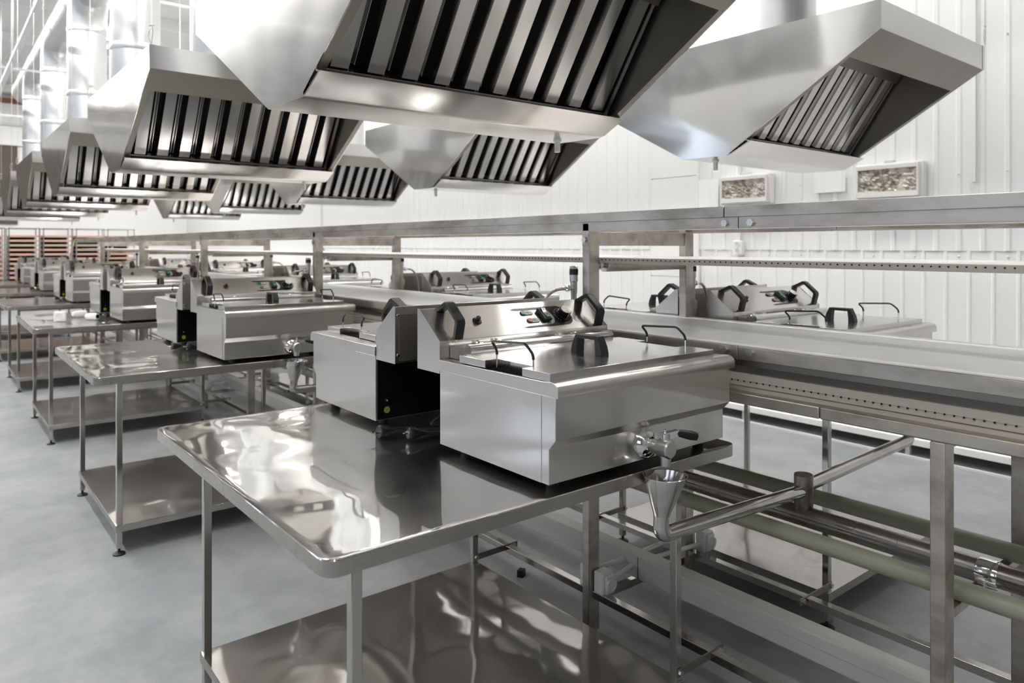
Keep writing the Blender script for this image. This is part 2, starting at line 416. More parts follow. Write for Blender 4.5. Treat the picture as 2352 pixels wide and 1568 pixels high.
    for x in (1.213, 1.797):
        bridge([(.000,0),(.020,.047),(.030,.054),(.098,.057),(.110,.052),(.137,0)], [(.015,0),(.031,.037),(.036,.042),(.094,.045),(.101,.041),(.121,0)],
               .030, 'lift_handle', 'black', t, Matrix.Translation((X(x), 0, 0)) @ SL)
    def onslope(mb): return mb.xf(SL)
    # printed label: rounded lozenge with lighter inset
    lab = [(X(1.470), .106), (X(1.485), .112)]+[(X(1.665)+a, .0665+b) for a, b in [(.045*math.cos(R(q)), .0455*math.sin(R(q))) for q in range(85, -91, -15)]]+[(X(1.50), .021), (X(1.478), .024), (X(1.50), .028), (X(1.585), .030)]+[(X(1.60)+a, .066+b) for a, b in [(.030*math.cos(R(q)), .036*math.sin(R(q))) for q in range(-85, 86, 17)]]+[(X(1.50), .1025)]
    onslope(MB().prism(lab, 'z', .0002, .0010)).build('control_label', 'label', t, smooth=0)
    def pill(x0, x1, s, r, z0, z1):
        p = [(X(x1-r)+r*math.cos(R(q)), s+r*math.sin(R(q))) for q in range(-90, 91, 15)]+[(X(x0+r)+r*math.cos(R(q)), s+r*math.sin(R(q))) for q in range(90, 271, 15)]
        return MB().prism(p, 'z', z0, z1)
    for s, m_, x0 in ((.088, 'green', 1.502), (.052, 'orange', 1.508)):
        ol = onslope(pill(x0, x0+.052, s, .0105, .0002, .0016)).build('indicator', 'black', t, smooth=0)
        onslope(pill(x0+.002, x0+.050, s, .0085, .0016, .0024)).build('print', 'clear', ol, smooth=0)
        onslope(pill(x0+.002, x0+.021, s, .0088, .0024, .005)).build('lamp_lens', m_, ol)
        onslope(MB().box((X(x0+.026), s-.004, .0024), (X(x0+.0275), s+.004, .0028)).box((X(x0+.030), s-.004, .0024), (X(x0+.0315), s+.004, .0028)).box((X(x0+.034), s-.004, .0024), (X(x0+.0355), s+.004, .0028)).box((X(x0+.038), s-.004, .0024), (X(x0+.042), s-.0025, .0028))).build('print_marks', 'label', ol, smooth=0)
    sw = onslope(MB().box((X(1.573), .042, .001), (X(1.607), .097, .013))).build('rocker_switch', 'black', t, bev=.003)
    onslope(MB().prism([(.048,.012),(.091,.012),(.091,.0185),(.070,.0145),(.048,.0165)], 'x', X(1.583), X(1.601))).build('rocker', 'green', sw, bev=.001)
    onslope(MB().lathe([(.0032, .0167), (.0032, .0175)], (X(1.592), .055, 0), 12).lathe([(.0001,.0172),(.0001,.0173)], (X(1.592), .055, 0), 4)).build('zero_mark', 'clear', sw)
    onslope(MB().box((X(1.5915), .080, .0175), (X(1.5925), .088, .0185))).build('one_mark', 'clear', sw)
    tc = bpy.data.curves.new('switch_text', 'FONT'); tc.body = 'СЕТЬ'; tc.size = .0095; tc.align_x = 'CENTER'; tc.resolution_u = 2
    to = bpy.data.objects.new('tmp', tc); COL.objects.link(to); bpy.context.view_layer.update()
    tm = bpy.data.meshes.new_from_object(to.evaluated_get(bpy.context.evaluated_depsgraph_get())); bpy.data.objects.remove(to)
    tmb = MB().mesh([(q.co.x+X(1.592), q.co.y+.0325, .0022) for q in tm.vertices], [tuple(q.vertices) for q in tm.polygons])
    onslope(tmb).build('switch_text', 'label', t, smooth=0)
    kn = onslope(MB().lathe([(.029,.001),(.029,.003),(.024,.004),(.0215,.006),(.0205,.024),(.0195,.026),(.0001,.026)], (X(1.675), .066, 0), 28)).build('dial_knob', 'blackgloss', t)
    onslope(MB().lathe([(.0185,.026),(.0180,.0275),(.0001,.0275)], (X(1.675), .066, 0), 28)).build('knob_cap', 'cap', kn)
    mb = MB().box((X(1.6745), .044, .0277), (X(1.6760), .066, .0284)).box((X(1.6745), .0445, .006), (X(1.6760), .0455, .028))
    onslope(mb).build('pointer', 'white', kn, smooth=0)
    mb = MB()
    for q in range(-40, 221, 13):
        a = R(q); mb.cyl((X(1.675)+.0325*math.cos(a), .066+.0325*math.sin(a), .0010), (X(1.675)+.0355*math.cos(a), .066+.0355*math.sin(a), .0014), .0006, 4)
    onslope(mb).build('dial_scale', 'clear', t, smooth=0)
    rb = onslope(MB().lathe([(.0155,0),(.0155,.003),(.012,.005)], (X(1.318), .070, 0), 8).lathe([(.0075,.004),(.0075,.016),(.006,.018)], (X(1.318), .070, 0), 16)).build('reset_button', 'black', t)
    # feet
    for x in (1.20, 1.78):
        for y in (1.335, 1.70): MB().lathe([(.016, 0), (.016, .010), (.020, .0235)], (X(x), Y(y), 0), 16).build('foot', 'rubber', t)
    # drain tap on the front
    dv = MB().lathe([(.041,.000),(.041,.004),(.038,.008),(.035,.015),(.025,.022),(.016,.026)], (X(1.49), Y(1.285), Z(.925)), 28, 'y').build('drain_tap', 'chrome', t)
    mb = MB().lathe([(.019,.020),(.019,.034)], (X(1.49), Y(1.285), Z(.925)), 6, 'y').lathe([(.016,.032),(.018,.044),(.0235,.050),(.0245,.082),(.021,.086)], (X(1.49), Y(1.285), Z(.925)), 24, 'y')
    mb.lathe([(.0135,.0),(.0150,.014),(.0160,.038)], (X(1.49), Y(1.219), Z(.880)), 20).lathe([(.0105,.010),(.0105,.028),(.008,.034)], (X(1.49), Y(1.219), Z(.930)), 16)
    mb.build('valve_body', 'nickel', dv)
    mb = MB().box((X(1.482), Y(1.212), Z(.962)), (X(1.540), Y(1.227), Z(.966))).box((X(1.500), Y(1.212), Z(.948)), (X(1.536), Y(1.214), Z(.966))).lathe([(.004,0),(.004,.008)], (X(1.49), Y(1.219), Z(.966)), 8)
    lv = mb.build('lever', 'chrome', dv)
    MB().tube([(X(1.534), Y(1.219), Z(.957)), (X(1.545), Y(1.215), Z(.956)), (X(1.575), Y(1.203), Z(.948)), (X(1.590), Y(1.197), Z(.944))], [.0075, .0100, .0125, .0110], 14).build('lever_grip', 'black', lv)
    # earth stud and sticker on the back
    MB().lathe([(.004,0),(.004,.014)], (0,0,0), 8, 'y').lathe([(.007,.0),(.007,.004)], (0,0,0), 6, 'y').xf(Matrix.Translation((X(1.795), Y(1.757), Z(.945))) @ Matrix.Rotation(math.pi, 4, 'Z')).build('earth_stud', 'chrome', t)
    MB().lathe([(.011,0),(.011,.0012)], (0,0,0), 20, 'y').xf(Matrix.Translation((X(1.797), Y(1.757), Z(.915))) @ Matrix.Rotation(math.pi, 4, 'Z')).build('earth_sticker', 'yellow', t)
    return t
F0 = make_fryer(); index_kids()
F0['label'] = 'deep fryer facing the camera on the nearest left worktable, drain tap over a funnel'
dx2 = -.015
F2Y = 2.300
dup(F0, (FC[0]+dx2, F2Y, TZ), 'deep fryer turned away behind the foreground one, black back panel with cable', math.pi)
FRD = FC[1]
for k in range(1, 6):
    oy = TY[k]-TY[0]
    dup(F0, (FC[0], FC[1]+oy, TZ), 'deep fryer facing the camera on the %s worktable left of the conveyor' % ORD[k])
    dup(F0, (FC[0]+dx2, F2Y+oy, TZ), 'deep fryer turned away, back one on the %s worktable left of the conveyor' % ORD[k], math.pi)
FRX = FC[0]+1.430
for k in range(5):
    oy = TY[k]-TY[0]; ex = .05 if k else 0
    dup(F0, (FRX+ex, FC[1]+oy-(.05 if k else 0), TZ), 'deep fryer facing the camera on the %s worktable beyond the conveyor' % ORD[k])
    dup(F0, (FRX-.04, F2Y+oy+.02, TZ), 'deep fryer turned away, back one on the %s worktable beyond the conveyor' % ORD[k], math.pi)

# power cables behind the fryers
def cable(pts, name, label, grp, plug=True):
    o = MB().tube(fillet(pts, .05, 5), .0055, 8).build(name, 'rubber', None); tag(o, label, 'cable', grp)
    if plug:
        p, q = Vector(pts[0]), Vector(pts[1]); d = (p-q).normalized()
        n0 = MB(); mt = Matrix.Translation(p) @ d.to_track_quat('Z', 'Y').to_matrix().to_4x4()
        n0.lathe([(.006,-.030),(.009,-.012),(.014,0),(.0185,.012),(.0195,.030),(.017,.034)], (0,0,0), 14); n0.xf(mt)
        pg = n0.build('plug', 'black', o)
        mb = MB().cyl((-.0095, 0, .034), (-.0095, 0, .053), .0024, 8).cyl((.0095, 0, .034), (.0095, 0, .053), .0024, 8); mb.xf(mt)
        mb.build('plug_pin', 'chrome', pg)
    return o
for k in range(5):
    oy = TY[k]-TY[0]; z = TZ+.005
    w = 'nearest worktable' if k == 0 else '%s worktable left of the conveyor' % ORD[k]
    cable([(1.105,1.985+oy,z+.016),(1.16,1.99+oy,z+.014),(1.24,1.965+oy,z),(1.42,1.91+oy,z),(1.56,1.96+oy,z),(1.42,2.01+oy,z),(1.25,1.998+oy,z+.004),(1.35,2.03+oy,z+.03),(1.40,2.055+oy,.93)],
          'power_cable', 'coiled black power cable with upright plug, %s' % w, 'black cables between fryers')
    cable([(1.165,1.905+oy,z+.015),(1.225,1.892+oy,z+.008),(1.33,1.885+oy,z),(1.62,1.89+oy,z),(1.70,1.93+oy,z),(1.62,1.975+oy,z+.004),(1.50,1.93+oy,z+.012),(1.45,1.86+oy,z+.03),(1.45,1.775+oy,.92)],
          'power_cable', 'black power cable with plug lying flat, %s' % w, 'black cables between fryers')

# ------------------------------------------------------------------ conveyor line
CY0, CY1 = -1.4, 14.0
cv = thing('conveyor_line', (1.93, CY0, 0), 'long two-tier steel belt conveyor running down the middle between the tables', 'conveyor')
def cpart(mb, name, m='steel_frame', parent=None, bev=0, **kw):
    mb.xf(Matrix.Translation((-1.93, -CY0, 0)) if parent is None or parent is cv else Matrix.Identity(4))
    if parent is not None and parent is not cv: mb.xf(Matrix.Translation((-1.93, -CY0, 0)))
    return mb.build(name, m, parent or cv, bev=bev, **kw)
up_y = [-.49+2.435*k for k in range(6)]          # full-height portals
lo_y = [.741+2.435*k for k in range(-1, 6)]
XN0, XN1, XF0, XF1 = 1.90, 1.955, 2.467, 2.520
for y in up_y:
    for x0, x1, s in ((XN0, XN1, -1), (XF0, XF1, 1)):
        p = cpart(MB().box((x0, y-.035, .02), (x1, y, 1.535)), 'post', bev=.003)
        cpart(MB().lathe([(.008,0),(.008,.02)], ((x0+x1)/2, y-.0175, 0), 8).lathe([(.03,0),(.03,.008)], ((x0+x1)/2, y-.0175, 0), 14), 'foot', 'rubber', p)
        if s < 0:
            b = cpart(MB().box((x0-.003, y-.034, 1.395+.055), (x0, y-.002, 1.395+.10)), 'bolt_plate', 'steel_frame', p, bev=.001)
            mb = MB().lathe([(.011, 0), (.011, -.009), (.0001, -.009)], (x0-.003, y-.018, 1.473), 6, 'x')
            cpart(mb, 'bolt', 'nickel', p)
    cpart(MB().box((XN1, y-.030, 1.45), (XF0, y-.005, 1.502)), 'cross_bar', bev=.002)
    ro = cpart(MB().cyl((XN1+.045, y-.018, 1.378), (XF0-.012, y-.018, 1.378), .026, 20), 'roller', 'steel_frame')
    cpart(MB().cyl((XN1, y-.018, 1.378), (XN1+.047, y-.018, 1.378), .012, 10).cyl((XN1+.010, y-.018, 1.378), (XN1+.022, y-.018, 1.378), .017, 6).cyl((XN1+.040, y-.018, 1.378), (XN1+.047, y-.018, 1.378), .0262, 20), 'roller_bearing', 'nickel', ro)
    cpart(MB().cyl((XF0, y-.018, 1.378), (XF0-.02, y-.018, 1.378), .008, 8), 'roller_bearing', 'nickel', ro)
for y in lo_y:
    for x0, x1 in ((XN0, XN1), (XF0, XF1)):
        p = cpart(MB().box((x0, y-.035, .02), (x1, y, .976)), 'post', bev=.003)
        cpart(MB().lathe([(.008,0),(.008,.02)], ((x0+x1)/2, y-.0175, 0), 8).lathe([(.03,0),(.03,.008)], ((x0+x1)/2, y-.0175, 0), 14), 'foot', 'rubber', p)
    cpart(MB().box((XN1, y-.030, .535), (XF0, y-.005, .558)), 'pipe_bracket', bev=.001)
    cpart(MB().box((XN1, y-.030, .955), (XF0, y-.005, .985)), 'cross_member', bev=.001)
# low longitudinal rails, sections bolted together
for x0, x1 in ((XN0+.012, XN1-.012), (XF0+.010, XF1-.010)):
    cpart(MB().box((x0, CY0, .150), (x1, CY1-.6, .176)), 'low_rail', 'steel_leg', bev=.001)
for y in up_y+lo_y:
    if CY0 < y < CY1: cpart(MB().box((XN1, y-.030, .120), (XF0, y-.008, .148)), 'low_cross_bar', 'steel_leg')
# rail under the belts
for x0, x1 in ((XN0-.002, XN0+.040), (XF1-.040, XF1+.002)):
    for a, b in ((CY0, 1.02), (1.022, 5.86), (5.862, 10.7), (10.702, CY1-.5)):
        cpart(MB().box((x0, a, .976), (x1, b, 1.010)), 'side_rail', bev=.004)
# lower belt: upper run, its frame, and the sagging return run with toothed edge
for x, s in ((XN0, 1), (XF1, -1)):
    for a, b in ((CY0, 1.278), (1.280, 5.3), (5.302, 9.3), (9.302, CY1)):
        cpart(MB().box((x, a, 1.108), (x+s*.03, b, 1.148)).box((x+s*.03, a, 1.108), (x+s*.034, b, 1.150)), 'belt_frame', bev=.002)
        cpart(MB().box((x+s*.022, a, 1.088), (x+s*.035, b, 1.106)), 'belt_frame_gap', 'steel_hood_in')  # dark strip stands in for the shaded gap below the belt frame
    for y in (1.236, 1.325, 5.25, 5.35, 9.25, 9.35):
        cpart(MB().lathe([(.014, 0), (.014, -s*.010), (.0001, -s*.010)], (x, y, 1.135), 6, 'x'), 'frame_bolt', 'nickel')
cpart(MB().box((XN0+.006, CY0, 1.1485), (XF1-.030-.12, CY1-.2, 1.1515)), 'belt', 'belt')
cpart(MB().box((XF1-.150, CY0, 1.1485), (XF1-.006, CY1-.2, 1.1515)), 'belt_far_strip', 'belt')
def toothed(z, x0, x1, slope, teeth_pitch, mb):
    # return run seen from its scalloped edge
    mb.mesh([(x0, CY0, z-slope), (x1, CY0, z), (x1, CY1-.3, z), (x0, CY1-.3, z-slope), (x0, CY0, z-slope-.003), (x1, CY0, z-.003), (x1, CY1-.3, z-.003), (x0, CY1-.3, z-slope-.003)],
            [(0,1,2,3),(7,6,5,4),(0,4,5,1),(1,5,6,2),(2,6,7,3),(3,7,4,0)])
mb = MB(); toothed(1.063, XN0+.038, XN0+.40, .002, .05, mb)
cpart(mb, 'return_belt', 'belt')
mb = MB().box((XN0+.036, CY0, 1.040), (XN0+.040, CY1-.3, 1.061)).box((XN0+.038, CY0, 1.024), (XN0+.041, CY1-.3, 1.040))
cpart(mb, 'belt_edge_strip', 'beltedge')
mb = MB(); y = CY0+.1
while y < 5.5:
    mb.lathe([(.0026, 0), (.0026, .002)], (XN0+.0345, y, 1.0385), 6, 'x'); y += .0215
cpart(mb, 'belt_notches', 'gap_dark', kind='stuff')
cpart(MB().box((XN0+.034, CY0, 1.009), (XN0+.06, CY1-.5, 1.021)), 'belt_guide', 'beltedge')
# upper conveyor: angle beam in bolted sections
for x, s in ((XN0-.0, 1), (XF1, -1)):
    for a, b in ((CY0, 1.322), (1.325, 5.86), (5.863, 10.7), (10.703, CY1)):
        cpart(MB().box((x-s*.006, a, 1.537), (x+s*.03, b, 1.5705)), 'upper_beam', bev=.0015)
    for a, b in ((CY0, 1.275), (1.278, 5.80), (5.803, 10.65), (10.653, CY1)):
        cpart(MB().box((x, a, 1.506), (x+s*.028, b, 1.537)).box((x+s*.002, a, 1.5025), (x+s*.06, b, 1.506)), 'upper_beam_flange')
    for y in (1.233, 1.322, 5.75, 5.85):
        cpart(MB().lathe([(.0115, 0), (.0115, -s*.009), (.0001, -s*.009)], (x, y, 1.519), 6, 'x'), 'beam_bolt', 'nickel')
y = CY0+.1
while y < CY1:
    cpart(MB().box((XN0+.03, y, 1.545), (XF1-.03, y+.03, 1.560)), 'open_deck_slat', 'steel_frame'); y += .40  # unseen slats replace a solid deck so light reaches the lower belt
mb = MB(); mb.box((XN1+.005, CY0, 1.404), (XF0-.03, CY1-.3, 1.407)); cpart(mb, 'upper_return_belt', 'belt')
cpart(MB().box((XN1+.003, CY0, 1.386), (XN1+.006, CY1-.3, 1.405)), 'upper_belt_edge', 'beltedge')
mb = MB(); y = CY0+.1
while y < 5.5:
    mb.lathe([(.0024, 0), (.0024, .002)], (XN1+.0015, y, 1.3985), 6, 'x'); y += .020
cpart(mb, 'upper_belt_notches', 'gap_dark', kind='stuff')
# sloping end guard
for x in (XN0, XF1-.02):
    cpart(MB().prism([(CY1, 1.57), (CY1+.03, 1.57), (CY1+.78, 1.15), (CY1+.74, 1.15)], 'x', x, x+.02).prism([(CY1-.02, 1.16), (CY1+.76, 1.16), (CY1+.76, 1.13), (CY1-.02, 1.13)], 'x', x, x+.02), 'end_guard', 'steel_frame')


# ------------------------------------------------------------------ pipes under the conveyor
def run(name, x, z, r, m, label, cat, y0=CY0+.15, y1=13.2):
    return tag(MB().cyl((x, y0, z), (x, y1, z), r, 24).build(name, m, None), label, cat)
def ppart(o, mb, name, m, **kw): return mb.build(name, m, o, **kw)
sp = run('supply_pipe', 2.02, .585, .0255, 'pipegreen', 'grey-green plastic water pipe on the near side under the conveyor', 'pipe')
sp2 = run('supply_pipe', 2.385, .585, .0255, 'pipegreen', 'grey-green plastic water pipe on the wall side under the conveyor', 'pipe')
dp = run('drain_pipe', 2.17, .592, .032, 'steel_dark', 'dark steel drain pipe running between the two grey-green pipes', 'pipe')
for y in (.92, 3.3, 5.7, 1.52): ppart(dp, MB().lathe([(.0325,-.002),(.0335,0),(.0325,.002)], (2.17, y, .592), 24, 'y'), 'weld_seam', 'steel_dark')
cl = ppart(dp, MB().lathe([(.034,-.025),(.0355,-.02),(.0355,.02),(.034,.025)], (2.17, .70, .592), 28, 'y'), 'clamp', 'chrome')
ppart(cl, MB().box((2.12, .675, .545), (2.15, .725, .551)).box((2.12, .675, .556), (2.15, .725, .562)).cyl((2.135, .70, .535), (2.135, .70, .572), .004, 8), 'clamp_screw', 'nickel')
# drain funnels with their cross pipes and tee stubs
def funnel(fx, y, label, side):
    t = thing('drain_funnel', (fx, y, .855), label, 'funnel', 'steel drain funnels under the taps')
    n = 32; v = []; rings = [(.055, 0, 0), (.0565, 0, 0), (.0565, 0, -.002), (.0205, -.014, -.100), (.0190, -.014, -.100), (.0550, 0, -.002)]
    for r_, dx_, z_ in rings: v += [(dx_*side+r_*math.cos(2*math.pi*q/n), r_*math.sin(2*math.pi*q/n), z_) for q in range(n)]
    f = [(i_*n+q, i_*n+(q+1) % n, ((i_+1) % 6)*n+(q+1) % n, ((i_+1) % 6)*n+q) for i_ in range(6) for q in range(n)]
    MB().mesh(v, f).build('cone', 'steel_pipe', t)
    MB().tube([(.0562*math.cos(a*math.pi/16), .0562*math.sin(a*math.pi/16), 0) for a in range(32)], .0016, 6, closed=True).build('rim', 'chrome', t)
    ex = (2.17-side*.018)-fx
    zt = .672-.855 if side > 0 else .685-.855
    p = fillet([(-.014*side,0,-.098),(-.018*side,0,-.150),(ex*.25,0,-.150+(zt+.150)*.25),(ex,0,zt)], .060, 8)
    MB().tube(p, .0205, 20).build('pipe', 'steel_pipe', t)
    return t
for k in range(5):
    y = 1.219+TY[k]-TY[0]
    w = 'foreground fryer' if k == 0 else 'front fryer of the %s left table' % ORD[k]
    funnel(1.49, y, 'steel drain funnel under the tap of the %s' % w, 1)
    w2 = 'front fryer of the %s table beyond the conveyor' % ORD[k]
    funnel(FRX, y, 'drain funnel under %s' % w2, -1)
    ppart(dp, MB().cyl((2.17, y, .592), (2.17, y, .725), .029, 24), 'tee_stub', 'steel_dark', bev=.002)

# cable trunking low between the posts, with socket boxes on the posts
tk = MB().box((2.115, CY0, .176), (2.185, 13.3, .262)).build('cable_trunking', 'trunk', None, bev=.003)
tag(tk, 'long white rectangular cable trunking lying low under the conveyor', 'trunking')
MB().box((2.113, CY0, .222), (2.116, 13.3, .258)).build('trunking_cover', 'trunk', tk, bev=.0008)
mb = MB()
for y in (1.86, 4.3): mb.box((2.1128, y, .178), (2.1135, y+.003, .260))
mb.build('cover_joint', 'gap_dark', tk)
def sockets(px, y, label, s):
    # a pair of boxes back to back on a post, joined by a strap, with two conduits into the trunking
    t = thing('socket_box', (px, y, .21), label, 'socket', 'white socket boxes on the conveyor posts')
    bo = MB().box((-.028, -.050, -.042), (.030, -.001, .042)).build('housing', 'white', t, bev=.006)
    MB().box((-.022, .040, -.042), (.030, .078, .042)).build('rear_housing', 'white', t, bev=.006)
    fr = MB().box((-.020, -.060, -.034), (.024, -.050, .034)).build('face', 'white', bo, bev=.004)
    MB().lathe([(.024,0),(.024,.012),(.021,.012),(.020,.002),(.0001,.002)], (.002, -.056, 0), 28, 'y').build('socket_ring', 'white', fr)
    MB().lathe([(.0028,0),(.0028,.0008)], (-.007, -.0583, 0), 8, 'y').lathe([(.0028,0),(.0028,.0008)], (.011, -.0583, 0), 8, 'y').build('socket_hole', 'opening_dark', fr)
    ex = (2.115 if s > 0 else 2.185)-px
    MB().tube([(.03 if s > 0 else -.028, -.020, -.012), (ex, -.012, .008)], .009, 12).build('conduit', 'white', t)
    MB().tube([(.03 if s > 0 else -.022, .05, .012), (ex, .030, .020)], .009, 12).build('conduit', 'white', t)
    return t
for i, y in enumerate(up_y[1:5]):
    sockets(1.945, y-.040, 'white round-socket box with two conduits, near post by the %s left table' % ORD[i], 1)
    sockets(2.552, y-.040, 'white round-socket box with two conduits, far post by the %s left table' % ORD[i], -1)

# flat bars tying the table legs to the low rails
for k in range(4):
    for lx_, s, y in ((1.76, 1, 2.44), (1.76, 1, 1.40), (2.659, -1, 2.44), (2.659, -1, 1.40)):
        yy = y+TY[k]-TY[0]; xe = 1.98 if s > 0 else 2.44
        o = MB().box((lx_-.010*s, yy-.0165, .155), (xe, yy-.0125, .180)).build('tie_bar', 'steel_hood_in', None, bev=.0015)
        for bx_ in (lx_, xe-.02*s): MB().lathe([(.009,0),(.009,.008),(.0001,.008)], (bx_, yy-.0165, .168), 6, 'y').build('bolt', 'nickel', o)
        sd = 'left' if s > 0 else 'wall-side'
        tag(o, 'flat bar tying %s leg of %s %s table to the low rail' % ('rear' if y > 2 else 'front', ORD[k], sd), 'bar', 'bars tying tables to the conveyor')

# ------------------------------------------------------------------ water taps on the posts
def tap(x, y, dirx, label):
    t = thing('water_tap', (x, y, 1.08), label, 'valve', 'water taps on the conveyor posts')
    MB().cyl((0,0,-.215), (0,0,.12), .0105, 14).build('riser', 'valvegrey', t)
    MB().lathe([(.017,.10),(.0195,.105),(.020,.135),(.0175,.140)], (0,0,0), 24).lathe([(.015,.075),(.015,.10)], (0,0,0), 6).build('union_nut', 'valvegrey', t)
    MB().lathe([(.011,.14),(.011,.19),(.013,.20),(.013,.235),(.0155,.238),(.0155,.262)], (0,0,0), 20).build('valve_body', 'nickel', t)
    MB().lathe([(.0165,.262),(.0165,.282),(.0155,.284)], (0,0,0), 20).build('valve_collar', 'black', t)
    MB().lathe([(.0158,.284),(.0158,.292),(.012,.295)], (0,0,0), 20).build('valve_cap', 'chrome', t)
    s = -1 if dirx < 0 else 1
    MB().cyl((0, 0, .212), (s*.022, .004, .212), .009, 12).cyl((s*.022, .004, .212), (s*.034, .006, .212), .012, 6).cyl((s*.034, .006, .212), (s*.05, .009, .211), .007, 10).build('hose_nipple', 'chrome', t)
    p = [(s*.05, .009, .211), (s*.075, .013, .209), (s*.105, .02, .195), (s*.13, .025, .165), (s*.145, .028, .12), (s*.155, .03, .06), (s*.16, .03, -.04)]
    MB().tube(fillet(p, .03, 4), .0062, 10).build('hose', 'braid', t)
    return t
for i, y in enumerate(up_y[1:5]):
    tap(1.883, y+.028, -1, 'black-collared water tap with braided hose, near post by the %s left table' % ORD[i])
    tap(2.535, y-.018, 1, 'water tap with braided hose, far post by the %s left table' % ORD[i])

# ------------------------------------------------------------------ extraction hoods
def make_hood(w):
    t = thing('extraction_hood', (0, 0, 0), '', 'hood', 'steel extraction hoods')
    A, Al, B, C, Dl, D = (-.68, 2.385), (-.68, 2.275), (0, 1.858), (.24, 1.862), (1.0, 2.262), (1.0, 2.385)
    th = .004
    prof = [A, Al, B, C, Dl, D]
    for x0 in (0, w-th): MB().prism(prof, 'x', x0, x0+th).build('side_panel', 'steel_hood', t)
    # skin: fascia, back slope, back lip, top, flat bottom
    def sheet(a, b, n=.003):
        d = Vector((b[0]-a[0], b[1]-a[1])).normalized(); nn = Vector((-d.y, d.x))*n
        return [a, b, (b[0]+nn.x, b[1]+nn.y), (a[0]+nn.x, a[1]+nn.y)]
    MB().prism(sheet(Al, A), 'x', th, w-th).build('fascia', 'steel_hood', t)
    MB().prism(sheet(D, A, .003), 'x', th, w-th).prism(sheet(Dl, D), 'x', th, w-th).prism(sheet(C, Dl), 'x', th, w-th).build('back_shell', 'steel_hood', t)
    fy = -.55; fz = 2.275-(.13)*(.417/.68)
    fl = MB().prism(sheet(Al, (fy, fz), .012), 'x', .03, w-.03)
    fl.build('front_flange', 'steel_hood_in', t)
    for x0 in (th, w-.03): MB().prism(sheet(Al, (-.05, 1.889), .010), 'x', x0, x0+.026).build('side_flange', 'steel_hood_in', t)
    # trough
    tr = MB().prism([(-.125, 1.912), (-.025, 1.862), (0, 1.858), (.24, 1.862), (.24, 1.866), (-.02, 1.866), (-.110, 1.912)], 'x', th, w-th)
    tr.prism([(-.125, 1.912), (-.110, 1.917), (-.045, 1.938), (-.045, 1.934), (-.11, 1.911)], 'x', th, w-th)
    tr.build('grease_trough', 'steel_filter', t)
    # filters: baffles in a plane from the trough up to the roof of the hood
    p0 = Vector((-.055, 1.936)); p1 = Vector((-.31, 2.32)); dd = (p1-p0); Lf = dd.length; dd.normalize(); nf = Vector((-dd.y, dd.x))
    if nf.x > 0: nf = -nf            # facing the camera side and down
    MT = Matrix(((1, 0, 0, 0), (0, dd.x, nf.x, p0.x), (0, dd.y, nf.y, p0.y), (0, 0, 0, 1)))
    nslat = 10; pitch = (w-.06)/nslat; hw = pitch*.295
    for h in range(2):
        mb = MB()
        for i in range(h*5, h*5+5):
            c = .03+(i+.5)*pitch
            for off, dz in ((0, 0), (pitch*.5, -.05)):
                cc = c+off
                if cc > w-.04: continue
                hh = hw if off == 0 else hw*.25
                sgn = 1 if off == 0 else -1
                pr = [(cc-hh, dz-.012*sgn), (cc-hh+.006, dz+.006*sgn), (cc+hh-.006, dz+.006*sgn), (cc+hh, dz-.012*sgn), (cc+hh-.002, dz-.012*sgn), (cc+hh-.0075, dz+.0045*sgn), (cc-hh+.0075, dz+.0045*sgn), (cc-hh+.002, dz-.012*sgn)]
                mb.prism(pr, 'y', .012, Lf-.01)
        a, b = .03+h*5*pitch, .03+(h*5+5)*pitch
        mb.box((a, 0, -.05), (b, .003, .0)); mb.box((a, Lf-.004, -.05), (b, Lf, .0))
        mb.xf(MT); mb.build('baffle_filter', 'steel_filter', t, smooth=25)
    mb = MB().box((.03, -.0, -.075), (w-.03, Lf, -.070)); mb.xf(MT); mb.build('gap_dark', 'gap_dark', t)  # black sheet painting in the shadow behind the baffles
    for x0 in (.026, w-.042):
        mb = MB().box((x0, 0, -.075), (x0+.016, Lf, .004)); mb.xf(MT); mb.build('filter_frame', 'steel_filter', t)
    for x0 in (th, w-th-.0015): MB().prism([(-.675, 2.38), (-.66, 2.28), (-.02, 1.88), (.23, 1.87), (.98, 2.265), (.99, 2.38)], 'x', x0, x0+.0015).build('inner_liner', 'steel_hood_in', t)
    mb = MB().box((.02, Lf-.045, .010), (w-.02, Lf+.02, .013)).box((.02, Lf+.017, -.05), (w-.02, Lf+.02, .013)); mb.xf(MT)
    mb.build('filter_rail', 'steel_hood_in', t)
    MB().lathe([(.016,0),(.016,-.008),(.011,-.010),(.011,-.050),(.009,-.050)], (w*.93 if w > 1.1 else .13, .15, 1.862), 16).build('drain_plug', 'drainwhite', t)
    for x, q in ((0, 1), (w, -1)): MB().box((x-.0018*q, -.6845, 2.275), (x+.022*q, -.6805, 2.3855)).build('corner_strip', 'steel_hood', t)
    return t
HB = [1.93+PITCH*k for k in range(7)]
H0 = make_hood(1.18); H0.location = (.80, HB[0], 0)
HR = make_hood(1.05); HR.location = (2.81, HB[0]+.02, 0)
index_kids()
H0['label'] = 'huge steel extraction hood with baffle filters hanging over the foreground worktable'
HR['label'] = 'steel extraction hood hanging at upper right beside the white wall, nearest of the wall row'
for k in range(1, 6): dup(H0, (.80, HB[k], 0), 'steel extraction hood over the %s worktable, left row of hoods' % ORD[k])
for k in range(1, 5): dup(HR, (2.77, HB[k]-.01, 0), 'steel extraction hood, %s from the front in the row by the wall' % ORD[k])

